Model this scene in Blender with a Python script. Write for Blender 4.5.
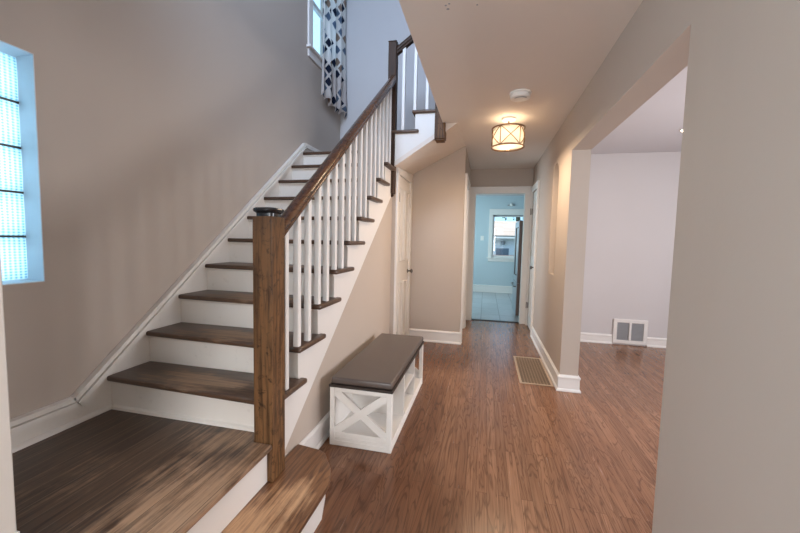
import bpy, bmesh, math, random
from mathutils import Vector, Matrix
random.seed(7)
PI = math.pi
sc = bpy.context.scene
for o in list(bpy.data.objects):
    bpy.data.objects.remove(o)

# ------------------------------------------------------------------ camera
F_PX, YAW, PITCH, ROLL, CAM_H = 362.7, 13.1606, 4.1707, 1.2493, 1.315
yw, pt, rl = (math.radians(a) for a in (YAW, PITCH, ROLL))
fw = Vector((-math.sin(yw)*math.cos(pt), math.cos(yw)*math.cos(pt), -math.sin(pt)))
rt = fw.cross(Vector((0, 0, 1))).normalized()
up = rt.cross(fw)
r2 = rt*math.cos(rl) + up*math.sin(rl)
u2 = up*math.cos(rl) - rt*math.sin(rl)
cam_data = bpy.data.cameras.new('camera')
cam_data.sensor_fit = 'HORIZONTAL'
cam_data.sensor_width = 36.0
cam_data.lens = 36.0*F_PX/800
cam_data.clip_start = 0.02
cam = bpy.data.objects.new('camera', cam_data)
sc.collection.objects.link(cam)
cam.matrix_world = Matrix(((r2.x, u2.x, -fw.x, 0), (r2.y, u2.y, -fw.y, 0), (r2.z, u2.z, -fw.z, CAM_H), (0, 0, 0, 1)))
sc.camera = cam

# ------------------------------------------------------------------ world, light, exposure
sc.view_settings.view_transform = 'Standard'
sc.view_settings.look = 'None'
sc.view_settings.gamma = 1
sc.view_settings.use_curve_mapping = False
sc.view_settings.exposure = 0.5
world = bpy.data.worlds.new('sky')
sc.world = world
world.use_nodes = True
wn = world.node_tree
bg = wn.nodes['Background']
bg.inputs['Color'].default_value = (0.44, 0.73, 1.0, 1)
bg.inputs['Strength'].default_value = 1.3

def area_light(name, loc, direction, sx, sy, power, color, spread=180):
    l = bpy.data.lights.new(name, 'AREA')
    l.shape = 'RECTANGLE'; l.size = sx; l.size_y = sy
    l.energy = power; l.color = color
    l.spread = math.radians(spread)
    o = bpy.data.objects.new(name, l)
    o.location = loc
    o.rotation_euler = Vector(direction).to_track_quat('-Z', 'Y').to_euler()
    sc.collection.objects.link(o)
    return o

COOL = (0.69, 0.95, 1.0)
NEUT = (0.93, 0.94, 1.0)
WARMW = (1.0, 0.90, 0.80)
# daylight area lights; all but glass block and dining are fill at added unseen windows (none of them in front of a window the camera sees through)
area_light('fill_light_front', (-0.2, -2.42, 1.45), (0, 1, 0), 1.5, 1.3, 57, (0.97, 0.96, 0.96))
area_light('fill_light_entry', (-1.99, -1.15, 1.55), (1, 0.15, 0), 1.4, 1.1, 33, (0.68, 0.85, 1.0))
area_light('daylight_glass_block', (-2.32, .97, 1.6), (1, 0, 0), .6, 1.0, 13, (0.80, 0.92, 1.0))
area_light('daylight_dining_window', (3.50, 2.6, 1.45), (-1, 0, 0), 1.6, 1.3, 75, (0.99, 0.955, 0.97))
area_light('fill_light_kitchen', (-1.42, 8.2, 1.5), (1, 0, -0.05), 1.4, 1.1, 29, COOL)
area_light('fill_light_upstairs', (-.85, 0.79, 4.2), (0, 1, -0.08), 1.1, 1.2, 40, (0.58, 0.74, 1.0), 120)
area_light('fill_light_side_room', (-1.62, 5.3, 1.5), (1, 0, 0), .8, 1.1, 20, (0.92, 0.95, 1.0))

sun = bpy.data.lights.new('sun', 'SUN'); sun.energy = 2.4; sun.angle = math.radians(2); sun.color = (1.0, .95, .88)
sun_o = bpy.data.objects.new('sun', sun); COL0 = sc.collection; COL0.objects.link(sun_o)
sun_o.rotation_euler = Vector((0, .34, -.94)).to_track_quat('-Z', 'Y').to_euler()

# ------------------------------------------------------------------ helpers
COL = sc.collection

class MB:
    """collects shapes (world coordinates) and links them as ONE mesh object"""
    def __init__(self):
        self.bm = bmesh.new()
    def box(self, a, b, bevel=0.0, seg=1):
        a = Vector(a); b = Vector(b)
        m = Matrix.Translation((a+b)/2) @ Matrix.Diagonal((*(abs(c) for c in (b-a)), 1))
        r = bmesh.ops.create_cube(self.bm, size=1, matrix=m)
        if bevel:
            es = list({e for v in r['verts'] for e in v.link_edges})
            bmesh.ops.bevel(self.bm, geom=es, offset=bevel, segments=seg, profile=0.5, affect='EDGES')
        return self
    def prism(self, pts, vec, bevel=0.0, seg=2, only=None):
        """polygon pts (3D) extruded by vec"""
        vec = Vector(vec)
        v0 = [self.bm.verts.new(Vector(p)) for p in pts]
        v1 = [self.bm.verts.new(Vector(p)+vec) for p in pts]
        n = len(pts)
        fs = [self.bm.faces.new(v0), self.bm.faces.new(v1[::-1])]
        for i in range(n):
            j = (i+1) % n
            fs.append(self.bm.faces.new((v0[j], v0[i], v1[i], v1[j])))
        bmesh.ops.recalc_face_normals(self.bm, faces=fs)
        if bevel:
            es = list({e for f in fs for e in f.edges})
            if only: es = [e for e in es if only(e)]
            bmesh.ops.bevel(self.bm, geom=es, offset=bevel, segments=seg, profile=0.5, affect='EDGES')
        return self
    def tube(self, pts, r, n=8, closed=False, cap=True):
        pts = [Vector(p) for p in pts]; m = len(pts); rings = []
        for i, p in enumerate(pts):
            if closed: t = pts[(i+1) % m]-pts[i-1]
            else: t = pts[min(i+1, m-1)]-pts[max(i-1, 0)]
            t.normalize()
            ref = Vector((0, 0, 1)) if abs(t.z) < .95 else Vector((1, 0, 0))
            a = t.cross(ref).normalized(); b = t.cross(a)
            rr = r[i] if isinstance(r, (list, tuple)) else r
            rings.append([self.bm.verts.new(p+(a*math.cos(2*PI*k/n)+b*math.sin(2*PI*k/n))*rr) for k in range(n)])
        fs = []
        for i in range(m if closed else m-1):
            A = rings[i]; B = rings[(i+1) % m]
            for k in range(n):
                fs.append(self.bm.faces.new((A[k], A[(k+1) % n], B[(k+1) % n], B[k])))
        if not closed and cap:
            fs.append(self.bm.faces.new(rings[0][::-1])); fs.append(self.bm.faces.new(rings[-1]))
        bmesh.ops.recalc_face_normals(self.bm, faces=fs)
        return self
    def lathe(self, center, prof, n=32, axis='Z'):
        """prof: list of (radius, height)"""
        c = Vector(center); rings = []
        for r, h in prof:
            ring = []
            for k in range(n):
                a = 2*PI*k/n
                if axis == 'Z': d = Vector((r*math.cos(a), r*math.sin(a), h))
                elif axis == 'X': d = Vector((h, r*math.cos(a), r*math.sin(a)))
                else: d = Vector((r*math.cos(a), h, r*math.sin(a)))
                ring.append(self.bm.verts.new(c+d))
            rings.append(ring)
        fs = []
        for A, B in zip(rings, rings[1:]):
            for k in range(n):
                fs.append(self.bm.faces.new((A[k], A[(k+1) % n], B[(k+1) % n], B[k])))
        fs.append(self.bm.faces.new(rings[0][::-1])); fs.append(self.bm.faces.new(rings[-1]))
        bmesh.ops.recalc_face_normals(self.bm, faces=fs)
        return self
    def build(self, name, mat, parent=None, origin=None, smooth=False):
        if parent is not None: org = Vector(parent['org'])
        else: org = Vector(origin) if origin is not None else Vector((0, 0, 0))
        bmesh.ops.translate(self.bm, verts=self.bm.verts, vec=-org)
        me = bpy.data.meshes.new(name)
        self.bm.to_mesh(me); self.bm.free()
        me.materials.append(mat)
        if smooth:
            me.shade_smooth()
            me.set_sharp_from_angle(angle=math.radians(40))
        o = bpy.data.objects.new(name, me)
        COL.objects.link(o)
        if parent is not None: o.parent = parent
        else: o.location = org
        o['org'] = tuple(org)
        return o

def tag(o, label=None, cat=None, group=None, kind=None):
    if label: o['label'] = label
    if cat: o['category'] = cat
    if group: o['group'] = group
    if kind: o['kind'] = kind
    return o

def thing(name, loc, label=None, cat=None, group=None, kind=None):
    o = bpy.data.objects.new(name, None)
    o.empty_display_size = .1
    COL.objects.link(o)
    o.location = loc
    o['org'] = tuple(loc)
    return tag(o, label, cat, group, kind)

def struct(mb, name, mat, label=None, cat=None, origin=None):
    return tag(mb.build(name, mat, origin=origin), label, cat, kind='structure')

# ------------------------------------------------------------------ materials
class NT:
    def __init__(self, name):
        self.m = bpy.data.materials.new(name); self.m.use_nodes = True
        self.t = self.m.node_tree; self.b = self.t.nodes['Principled BSDF']
        self._co = None
    def n(self, typ, **kw):
        nd = self.t.nodes.new(typ)
        for k, v in kw.items():
            if k.startswith('_'): setattr(nd, k[1:], v)
            else: nd.inputs[k.replace('__', ' ')].default_value = v
        return nd
    def l(self, a, b): self.t.links.new(a, b)
    def co(self):
        if self._co is None: self._co = self.n('ShaderNodeTexCoord').outputs['Object']
        return self._co
    def map(self, scale=(1, 1, 1), loc=(0, 0, 0), rot=(0, 0, 0)):
        mp = self.n('ShaderNodeMapping')
        mp.inputs['Scale'].default_value = scale; mp.inputs['Location'].default_value = loc; mp.inputs['Rotation'].default_value = rot
        self.l(self.co(), mp.inputs['Vector'])
        return mp.outputs['Vector']
    def noise(self, scale, vec=None, detail=3, rough=.55, dist=0):
        nd = self.n('ShaderNodeTexNoise', Scale=scale, Detail=detail, Roughness=rough, Distortion=dist)
        self.l(vec if vec is not None else self.co(), nd.inputs['Vector'])
        return nd.outputs['Fac']
    def ramp(self, fac, stops, interp='LINEAR'):
        r = self.n('ShaderNodeValToRGB')
        r.color_ramp.interpolation = interp
        while len(r.color_ramp.elements) < len(stops): r.color_ramp.elements.new(.5)
        for e, (p, c) in zip(r.color_ramp.elements, stops):
            e.position = p
            e.color = (c, c, c, 1) if isinstance(c, (int, float)) else (*c, 1)
        self.l(fac, r.inputs['Fac'])
        return r.outputs['Color']
    def mix(self, fac, a, b, mode='MIX'):
        nd = self.n('ShaderNodeMix', _data_type='RGBA', _blend_type=mode)
        for s, v in ((nd.inputs[0], fac), (nd.inputs[6], a), (nd.inputs[7], b)):
            if isinstance(v, bpy.types.NodeSocket): self.l(v, s)
            elif isinstance(v, (int, float)): s.default_value = v if s.type == 'VALUE' else (v, v, v, 1)
            else: s.default_value = (*v, 1)
        return nd.outputs[2]
    def math(self, op, a, b=0.0, c=None, clamp=False):
        nd = self.n('ShaderNodeMath', _operation=op); nd.use_clamp = clamp
        for i, v in enumerate((a, b) if c is None else (a, b, c)):
            if isinstance(v, bpy.types.NodeSocket): self.l(v, nd.inputs[i])
            else: nd.inputs[i].default_value = v
        return nd.outputs[0]
    def color(self, c):
        if isinstance(c, bpy.types.NodeSocket): self.l(c, self.b.inputs['Base Color'])
        else: self.b.inputs['Base Color'].default_value = (*c, 1)
    def rough(self, r):
        if isinstance(r, bpy.types.NodeSocket): self.l(r, self.b.inputs['Roughness'])
        else: self.b.inputs['Roughness'].default_value = r
    def bump(self, h, strength=.2, dist=.002):
        bp = self.n('ShaderNodeBump', Strength=strength, Distance=dist)
        self.l(h, bp.inputs['Height']); self.l(bp.outputs['Normal'], self.b.inputs['Normal'])

def plain(name, c, rough=.5, metal=0.0, var=.06, scale=6, bump=0.0):
    m = NT(name)
    f = m.noise(scale)
    m.color(m.mix(f, tuple(x*(1-var) for x in c), tuple(min(1, x*(1+var)) for x in c)))
    m.rough(rough); m.b.inputs['Metallic'].default_value = metal
    if bump: m.bump(m.noise(160, detail=4), bump, .001)
    return m.m

def wall_paint(name, c, marks=True):
    m = NT(name)
    f = m.noise(1.3, detail=4)
    col = m.mix(f, tuple(x*.965 for x in c), tuple(x*1.035 for x in c))
    if marks:
        sp = m.ramp(m.noise(9, detail=5, rough=.7), [(.735, 0.0), (.80, .22)])
        col = m.mix(sp, col, tuple(x*.62 for x in c))
        st = m.ramp(m.noise(2.2, m.map((1, 1, .06)), detail=3), [(.62, 0.0), (.85, .16)])
        col = m.mix(st, col, tuple(x*.75 for x in c))
    m.color(col); m.rough(.72)
    m.bump(m.noise(45, detail=5), .12, .003)
    return m.m

def white_paint(name, c=(.76, .73, .69), dirt=.25, rough=.42):
    m = NT(name)
    f = m.noise(3, detail=5)
    col = m.mix(f, tuple(x*.96 for x in c), tuple(min(1, x*1.03) for x in c))
    d = m.ramp(m.noise(16, detail=6, rough=.7), [(.60, 0.0), (.82, dirt)])
    col = m.mix(d, col, (.33, .27, .21))
    m.color(col); m.rough(rough)
    m.bump(m.noise(60, detail=4), .06, .002)
    return m.m

def wood(name, dark, mid, light, axis='Y', plank=0.0, length=1.2, grain=1.0, wear=None, wear_col=(.42, .28, .17), scars=False, rough=.38, gap=.0012, gap_col=(.03, .017, .01), plank_var=.55, fine_scale=75, fine_amt=.62, stretch=26, dark_zones=None):
    """oak with pores, cathedral grain; plank>0 lays strips along axis; wear = [(x,y,rx,ry,amount)] worn patches (object coords)"""
    m = NT(name)
    # coordinates with the grain running along 'v'
    rot = {'Y': (0, 0, 0), 'X': (0, 0, PI/2), 'Z': (PI/2, 0, 0)}[axis]
    def g(sx, sl):   # scale across, along
        return m.map({'Y': (sx, sl, sx), 'X': (sl, sx, sx), 'Z': (sx, sx, sl)}[axis])
    pl_fac = None
    if plank:
        sep = m.n('ShaderNodeSeparateXYZ'); m.l(m.co(), sep.inputs[0])
        cmb = m.n('ShaderNodeCombineXYZ')
        a, b = ('Y', 'X') if axis == 'Y' else ('X', 'Y')
        m.l(sep.outputs[a], cmb.inputs['X']); m.l(sep.outputs[b], cmb.inputs['Y'])
        br = m.n('ShaderNodeTexBrick', Scale=1.0)
        br.offset = .37; br.offset_frequency = 2; br.squash = 1
        br.inputs['Color1'].default_value = (0, 0, 0, 1); br.inputs['Color2'].default_value = (1, 1, 1, 1)
        br.inputs['Mortar'].default_value = (.5, .5, .5, 1)
        br.inputs['Mortar Size'].default_value = gap; br.inputs['Mortar Smooth'].default_value = .1
        br.inputs['Bias'].default_value = 0; br.inputs['Brick Width'].default_value = length; br.inputs['Row Height'].default_value = plank
        m.l(cmb.outputs[0], br.inputs['Vector'])
        pl_fac = br.outputs['Color']; mort = br.outputs['Fac']
        off = m.n('ShaderNodeVectorMath', _operation='MULTIPLY_ADD')
        m.l(pl_fac, off.inputs[0]); off.inputs[1].default_value = (7, 13, 5)
    def vec(sx, sl):
        v = g(sx, sl)
        if not plank: return v
        ad = m.n('ShaderNodeVectorMath', _operation='ADD')
        m.l(v, ad.inputs[0]); m.l(off.outputs[0], ad.inputs[1])
        return ad.outputs[0]
    if plank: m.l(m.co(), off.inputs[2]); off.inputs[2].default_value = (0, 0, 0)
    if plank:
        for lk in list(off.inputs[2].links): m.t.links.remove(lk)
    big = m.noise(1.0, vec(9, .9), detail=3, dist=1.2)
    rings = m.math('FRACT', m.math('MULTIPLY', big, 7.0*grain))
    rings = m.ramp(rings, [(0, 1.0), (.16, .15), (.75, .0), (1.0, 1.0)])
    fine = m.noise(1.0, vec(fine_scale, fine_scale/stretch), detail=4, rough=.7)
    fine_d = m.ramp(fine, [(.38, 1.0), (.54, 0.0)])
    broad = m.noise(1.0, vec(3.0, .8), detail=2)
    col = m.mix(m.ramp(broad, [(.3, 0.0), (.7, 1.0)]), mid, light)
    if plank:
        col = m.mix(m.math('MULTIPLY', pl_fac, plank_var), col, tuple(x*.62 for x in mid))
    col = m.mix(m.math('MULTIPLY', rings, .55*min(grain, 1.2)), col, dark)
    col = m.mix(m.math('MULTIPLY', fine_d, fine_amt), col, dark)
    if wear:
        sep2 = m.n('ShaderNodeSeparateXYZ'); m.l(m.co(), sep2.inputs[0])
        tot = None
        for (wx, wy, rx, ry, am) in wear:
            dx = m.math('DIVIDE', m.math('SUBTRACT', sep2.outputs['X'], wx), rx)
            dy = m.math('DIVIDE', m.math('SUBTRACT', sep2.outputs['Y'], wy), ry)
            d = m.math('ADD', m.math('MULTIPLY', dx, dx), m.math('MULTIPLY', dy, dy))
            f = m.math('MULTIPLY', m.math('SUBTRACT', 1.0, d, clamp=True), am)
            tot = f if tot is None else m.math('MAXIMUM', tot, f)
        streak = m.noise(1.0, g(38, 2.2), detail=5, rough=.7)
        patch = m.noise(7.0, detail=4)
        s = m.math('ADD', m.math('MULTIPLY', streak, 1.7), m.math('MULTIPLY', patch, .9))
        w = m.math('ADD', tot, m.math('SUBTRACT', s, 1.68))
        w = m.ramp(w, [(-.0, 0.0), (.46, .92)])
        w = m.math('MULTIPLY', w, m.math('SUBTRACT', 1.0, m.math('MULTIPLY', fine_d, .45)))
        wc = m.mix(broad, tuple(x*.8 for x in wear_col), tuple(min(1, x*1.15) for x in wear_col))
        col = m.mix(w, col, wc)
        m.rough(m.math('ADD', rough, m.math('MULTIPLY', w, .25)))
    else:
        m.rough(m.math('ADD', rough-.06, m.math('MULTIPLY', fine, .14)))
    if dark_zones:          # darker ellipses on the boards, broken up by stretched noise
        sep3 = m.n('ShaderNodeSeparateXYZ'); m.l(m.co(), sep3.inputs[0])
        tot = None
        for (wx, wy, rx, ry, am) in dark_zones:
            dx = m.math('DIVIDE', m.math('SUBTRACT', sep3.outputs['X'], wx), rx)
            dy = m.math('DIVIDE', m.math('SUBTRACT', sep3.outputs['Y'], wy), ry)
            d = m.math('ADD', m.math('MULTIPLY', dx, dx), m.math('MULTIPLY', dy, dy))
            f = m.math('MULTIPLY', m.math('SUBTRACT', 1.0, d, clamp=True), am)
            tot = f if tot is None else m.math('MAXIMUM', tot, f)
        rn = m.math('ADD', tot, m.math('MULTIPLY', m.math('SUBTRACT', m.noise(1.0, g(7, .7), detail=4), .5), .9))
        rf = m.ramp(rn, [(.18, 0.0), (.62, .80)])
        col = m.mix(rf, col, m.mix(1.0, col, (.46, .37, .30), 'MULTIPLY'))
    if scars:
        sc1 = m.ramp(m.noise(24, detail=6, rough=.75, dist=.8), [(.54, 0.0), (.66, .8)])
        sc2 = m.ramp(m.noise(5, m.map((1, 1, .35)), detail=4), [(.52, 0.0), (.70, .65)])
        col = m.mix(m.math('MAXIMUM', sc1, sc2), col, dark)
    if plank: col = m.mix(mort, col, gap_col)
    m.color(col)
    m.bump(m.math('ADD', m.math('MULTIPLY', fine, .6), m.math('MULTIPLY', rings, -.3)) if not plank else
           m.math('SUBTRACT', m.math('MULTIPLY', fine, .5), mort), .18, .002)
    return m.m

def emit(name, c, s):
    m = NT(name)
    m.b.inputs['Base Color'].default_value = (*c, 1)
    m.b.inputs['Emission Color'].default_value = (*c, 1)
    m.b.inputs['Emission Strength'].default_value = s
    return m.m

def pane_glass(name, tint=(.95, .98, 1.0)):
    m = NT(name)
    tr = m.n('ShaderNodeBsdfTransparent'); tr.inputs[0].default_value = (*tint, 1)
    gl = m.n('ShaderNodeBsdfGlossy'); gl.inputs['Roughness'].default_value = .02
    mx = m.n('ShaderNodeMixShader')
    mx.inputs[0].default_value = .05; m.l(tr.outputs[0], mx.inputs[1]); m.l(gl.outputs[0], mx.inputs[2])
    m.l(mx.outputs[0], m.t.nodes['Material Output'].inputs['Surface'])
    return m.m

WALL = (.49, .415, .355)
M_wall = wall_paint('taupe_wall_paint', WALL)
M_wall_dining = wall_paint('pale_wall_paint', (.58, .55, .55), marks=False)
M_wall_kitchen = wall_paint('blue_grey_wall_paint', (.50, .58, .62), marks=False)
M_wall_up = wall_paint('stairwell_wall_paint', (.52, .50, .50))
M_ceil = wall_paint('ceiling_paint', (.74, .665, .60), marks=False)
M_ceil_dining = wall_paint('dining_ceiling_paint', (.60, .58, .60), marks=False)
M_white = white_paint('white_trim_paint')
M_white_clean = white_paint('clean_white_paint', (.78, .75, .72), dirt=.06)
M_stair_white = white_paint('worn_stair_paint', (.82, .77, .71), dirt=.32)
M_bench_white = white_paint('bench_paint', (.80, .77, .73), dirt=.10, rough=.5)
M_floor = wood('oak_strip_floor', (.085, .035, .016), (.262, .119, .062), (.365, .188, .106), 'Y', plank=.057, length=1.15, grain=1.5, dark_zones=[(-.45, 1.35, .62, 1.0, .95), (-.62, 2.6, .55, 1.3, .75), (-.55, 4.1, .6, .8, .7), (.45, 2.2, .4, .9, .22)], rough=.24, gap=.0009, plank_var=.34, fine_scale=110, fine_amt=.34, stretch=60, gap_col=(.09, .04, .02))
M_deck = wood('worn_dark_boards', (.030, .016, .009), (.10, .055, .031), (.155, .088, .052), 'Y', plank=.083, length=2.9, rough=.42,
              wear=[(.42, .25, .36, .48, .85), (.30, .62, .45, .22, .62), (.30, -.25, .45, .5, .7), (-.10, .25, .3, .3, .42), (-.40, -.1, .3, .3, .35)], wear_col=(.48, .30, .185), gap=.002, gap_col=(.19, .12, .075))
M_tread = [wood('stair_tread_wood_%d' % k, (.026, .013, .008), (.085, .045, .026), (.135, .075, .045), 'X', rough=.40, grain=.6,
                wear=[(.55+.06*random.uniform(-1, 1), .10, .46, .17, .85), (.30, .06, .25, .10, .6)], wear_col=(.42, .265, .165)) for k in range(3)]
M_step = wood('worn_oak_step', (.055, .022, .010), (.19, .085, .038), (.27, .13, .060), 'Y', rough=.42, grain=1.2,
              wear=[(.13, -.70, .17, .52, 1.0), (.21, -.40, .09, .26, .75)], wear_col=(.62, .38, .215))
M_newel = wood('newel_oak', (.020, .009, .004), (.115, .054, .021), (.20, .098, .040), 'Z', rough=.5, grain=.9, scars=True)
M_rail = wood('handrail_wood', (.022, .009, .005), (.085, .038, .020), (.15, .070, .036), 'Y', rough=.2, grain=.5)
M_darkpost = wood('dark_post_wood', (.012, .006, .003), (.042, .019, .009), (.068, .031, .014), 'Z', rough=.5, grain=.5)
for m_ in (M_newel, M_darkpost): m_.node_tree.nodes['Principled BSDF'].inputs['Specular IOR Level'].default_value = .25
M_black = plain('black_cap', (.012, .012, .014), .25)
M_brass = plain('aged_brass', (.23, .15, .08), .35, .9)
M_nickel = plain('dark_nickel', (.16, .14, .125), .3, .9)
M_bronze = plain('warm_bronze', (.36, .21, .11), .38, .7)
M_plastic = plain('white_plastic', (.80, .77, .73), .35)
M_register = plain('tan_register_metal', (.62, .49, .37), .45, .2)
M_dark = plain('dark_duct_shade', (.05, .035, .022), .8)
M_grille_grey = plain('grey_grille', (.33, .33, .34), .5)

def vinyl():
    m = NT('brown_vinyl')
    m.color(m.mix(m.noise(4), (.078, .058, .050), (.098, .074, .064)))
    m.rough(.38); m.b.inputs['Specular IOR Level'].default_value = .8; m.b.inputs['Coat Weight'].default_value = .25; m.b.inputs['Coat Roughness'].default_value = .4
    m.bump(m.noise(220, detail=3), .15, .001)
    return m.m
M_vinyl = vinyl()

def kitchen_tile():
    m = NT('kitchen_tile')
    br = m.n('ShaderNodeTexBrick', Scale=1.0)
    br.offset = 0.0
    br.inputs['Color1'].default_value = (.46, .48, .50, 1); br.inputs['Color2'].default_value = (.55, .57, .59, 1)
    br.inputs['Mortar'].default_value = (.16, .17, .18, 1); br.inputs['Mortar Size'].default_value = .006
    br.inputs['Brick Width'].default_value = .32; br.inputs['Row Height'].default_value = .62
    m.l(m.map((1, 1, 1), (.03, .08, 0)), br.inputs['Vector'])
    col = m.mix(m.math('MULTIPLY', m.noise(7, detail=5), .5), br.outputs['Color'], (.22, .24, .27))
    m.color(col); m.rough(.28)
    return m.m
M_tile = kitchen_tile()
M_pane = pane_glass('window_glass')

# ================================================================== dimensions
XL, XR, ZC = -2.012, 0.692, 2.488
XB, YB, YK = -0.28, 4.63, 6.13          # wall below the upper flight, kitchen wall
Y1, RUN, RISE, ZL = 1.513, .242, .19, .3507
XW = -0.992                              # wall under the stairs
ZTOP = 5.2
YBACK = 4.80
ZF2 = ZL + 13*RISE                       # upper floor level

# ================================================================== floors
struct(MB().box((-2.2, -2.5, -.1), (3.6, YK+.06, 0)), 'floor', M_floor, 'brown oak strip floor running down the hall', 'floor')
struct(MB().box((-1.6, YK+.06, -.1), (2.6, 9.9, -.004)), 'floor_kitchen', M_tile, 'grey square tile floor in the kitchen', 'floor')
struct(MB().box((-.19, YK+.0, -.002), (.575, YK+.075, .006)), 'trim_1', M_darkpost, 'dark threshold strip under the kitchen doorway', 'threshold')

# ================================================================== walls
def wall_with_niche():
    a = MB()
    a.box((XR, -2.5, 0), (XR+.152, 1.571, ZC))
    a.box((XR, 1.571, 2.116), (XR+.152, 3.426, ZC))
    # pier with the arched niche: built as a ring of quads round the arch
    bm = a.bm
    y0, y1 = 3.426, 5.40
    ny, nz0, half, nzs = 4.13, .985, .165, 1.985
    arch = [(ny-half, nz0), (ny-half, nzs)] + [(ny-half*math.cos(t*PI/12), nzs+half*math.sin(t*PI/12)) for t in range(1, 12)] + [(ny+half, nzs), (ny+half, nz0)]
    def outer(p):
        y, z = p
        if z >= nzs: return (y0+(y-(ny-half))/(2*half)*(y1-y0), ZC)
        return (y0 if y < ny else y1, z)
    dep = .085
    fv = [bm.verts.new((XR, *p)) for p in arch]
    bv = [bm.verts.new((XR+dep, *p)) for p in arch]
    ov = [bm.verts.new((XR, *outer(p))) for p in arch]
    c0 = bm.verts.new((XR, y0, 0)); c1 = bm.verts.new((XR, y1, 0)); t0 = bm.verts.new((XR, y0, ZC)); t1 = bm.verts.new((XR, y1, ZC))
    n = len(arch); fs = []
    for i in range(n-1):
        fs.append(bm.faces.new((fv[i], fv[i+1], bv[i+1], bv[i])))
    fs.append(bm.faces.new((fv[-1], fv[0], bv[0], bv[-1])))
    fs.append(bm.faces.new(bv))
    for i in range(1, n-2):
        fs.append(bm.faces.new((fv[i], fv[i+1], ov[i+1], ov[i])))
    # left & right strips
    k = 1
    bl = bm.verts.new((XR, y0, nz0)); br_ = bm.verts.new((XR, y1, nz0))
    fs.append(bm.faces.new((fv[0], fv[1], ov[1], bl)))
    fs.append(bm.faces.new((fv[-2], fv[-1], br_, ov[-2])))
    fs.append(bm.faces.new((fv[0], fv[-1], br_, c1, c0, bl)))
    # reveal at the opening, back
    a2 = (XR+.152)
    w = [bm.verts.new((a2, y0, 0)), bm.verts.new((a2, y0, ZC)), bm.verts.new((a2, y1, ZC)), bm.verts.new((a2, y1, 0))]
    fs.append(bm.faces.new((c0, bl, ov[1], w[1], w[0])))
    fs.append(bm.faces.new((w[0], w[1], w[2], w[3])))
    bmesh.ops.delete(bm, geom=[t0, t1], context='VERTS')
    # beyond the door in this wall
    a.box((XR, 5.40, 2.10), (XR+.152, 6.06, ZC)); a.box((XR, 6.06, 0), (XR+.152, YK+.1, ZC))
    a.box((XR+.06, 5.40, 0), (XR+.152, 6.06, 2.1))
    return a
struct(wall_with_niche(), 'wall_right', M_wall, 'taupe right hall wall with arched niche and wide opening', 'wall')

# left wall with two window openings: glass block window and stair window
GB = (.66, 1.271, 1.083, 2.115)     # y0 y1 z0 z1
SW = (3.945, 4.70, 3.45, 4.75)
a = MB()
xo = XL-.26
def wall_x(mb, x0, x1, y0, y1, z0, z1, holes):
    """wall slab between x0..x1 with rectangular holes, holes sorted by y, not overlapping in y"""
    y = y0
    for (h0, h1, k0, k1) in holes:
        mb.box((x0, y, z0), (x1, h0, z1))
        mb.box((x0, h0, z0), (x1, h1, k0)); mb.box((x0, h0, k1), (x1, h1, z1))
        y = h1
    mb.box((x0, y, z0), (x1, y1, z1))
def wall_y(mb, y0, y1, x0, x1, z0, z1, holes):
    x = x0
    for (h0, h1, k0, k1) in holes:
        mb.box((x, y0, z0), (h0, y1, z1))
        mb.box((h0, y0, z0), (h1, y1, k0)); mb.box((h0, y0, k1), (h1, y1, z1))
        x = h1
    mb.box((x, y0, z0), (x1, y1, z1))
wall_x(a, xo, XL, -2.5, YBACK+.15, 0, ZTOP, [(-1.9, -.4, .98, 2.12), GB, SW])
struct(a, 'wall_left', M_wall, 'tall taupe wall beside the staircase', 'wall')

# back wall of the stairwell
struct(MB().box((XL, YBACK, ZL+1.5), (-.42, YBACK+.15, ZTOP)).box((-.42, YBACK, ZF2), (2.1, YBACK+.15, ZTOP)), 'wall_back', M_wall_up, 'cool grey wall at the top of the stairs', 'wall')
# wall under the stairs, return and closet wall
a = MB()
prof = [(1.50, 0), (3.80, 0), (3.80, 1.84), (1.565, .17)]
a.prism([(XW-.09, y, z) for y, z in prof], (.09, 0, 0))
a.box((XW-.09, 3.80, 0), (-.955, 3.86, 2.09))
a.box((XW-.09, 3.86, 2.035), (-.955, 4.54, 2.14))
a.box((XW-.09, 4.54, 0), (-.955, 4.64, 2.16))
a.box((XW-.09, 3.86, 0), (-.985, 4.54, 2.04))
struct(a, 'wall_stair', M_wall, 'taupe wall under the open staircase', 'wall')
# wall under the upper flight and along the hall to the kitchen
a = MB()
a.prism([(-1.0, YB, 0), (XB, YB, 0), (XB, YB, ZC), (-.294, YB, ZC), (-1.0, YB, 2.13)], (0, .12, 0))
wall_x(a, XB-.12, XB, YB+.12, YK, 0, ZC, [(4.765, 5.50, 0, 2.075)])
a.box((-1.70, YB+.0, 0), (-1.0, YB+.12, ZC))
struct(a, 'wall_hall', M_wall, 'warm beige wall facing the entry beside the closet', 'wall')
# unseen small room left of the hall, added to bring daylight into it
a = MB()
wall_x(a, -1.82, -1.70, YB, YK+.12, 0, ZC, [(4.85, 5.75, .95, 2.1)])
a.box((-1.70, YK, 0), (XB-.12, YK+.119, ZC))
struct(a, 'wall_side_room', M_wall_dining)
struct(MB().box((-1.82, YB+.12, ZC), (-.331, YK+.12, ZC+.1)), 'ceiling_side_room', M_ceil_dining)
# kitchen wall with doorway
a = MB()
wall_y(a, YK, YK+.12, XB-.12, XR+.16, 0, ZC, [(-.198, .598, 0, 2.108)])
struct(a, 'wall_kitchen_side', M_wall, 'taupe hall end wall with the kitchen doorway', 'wall')

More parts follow.
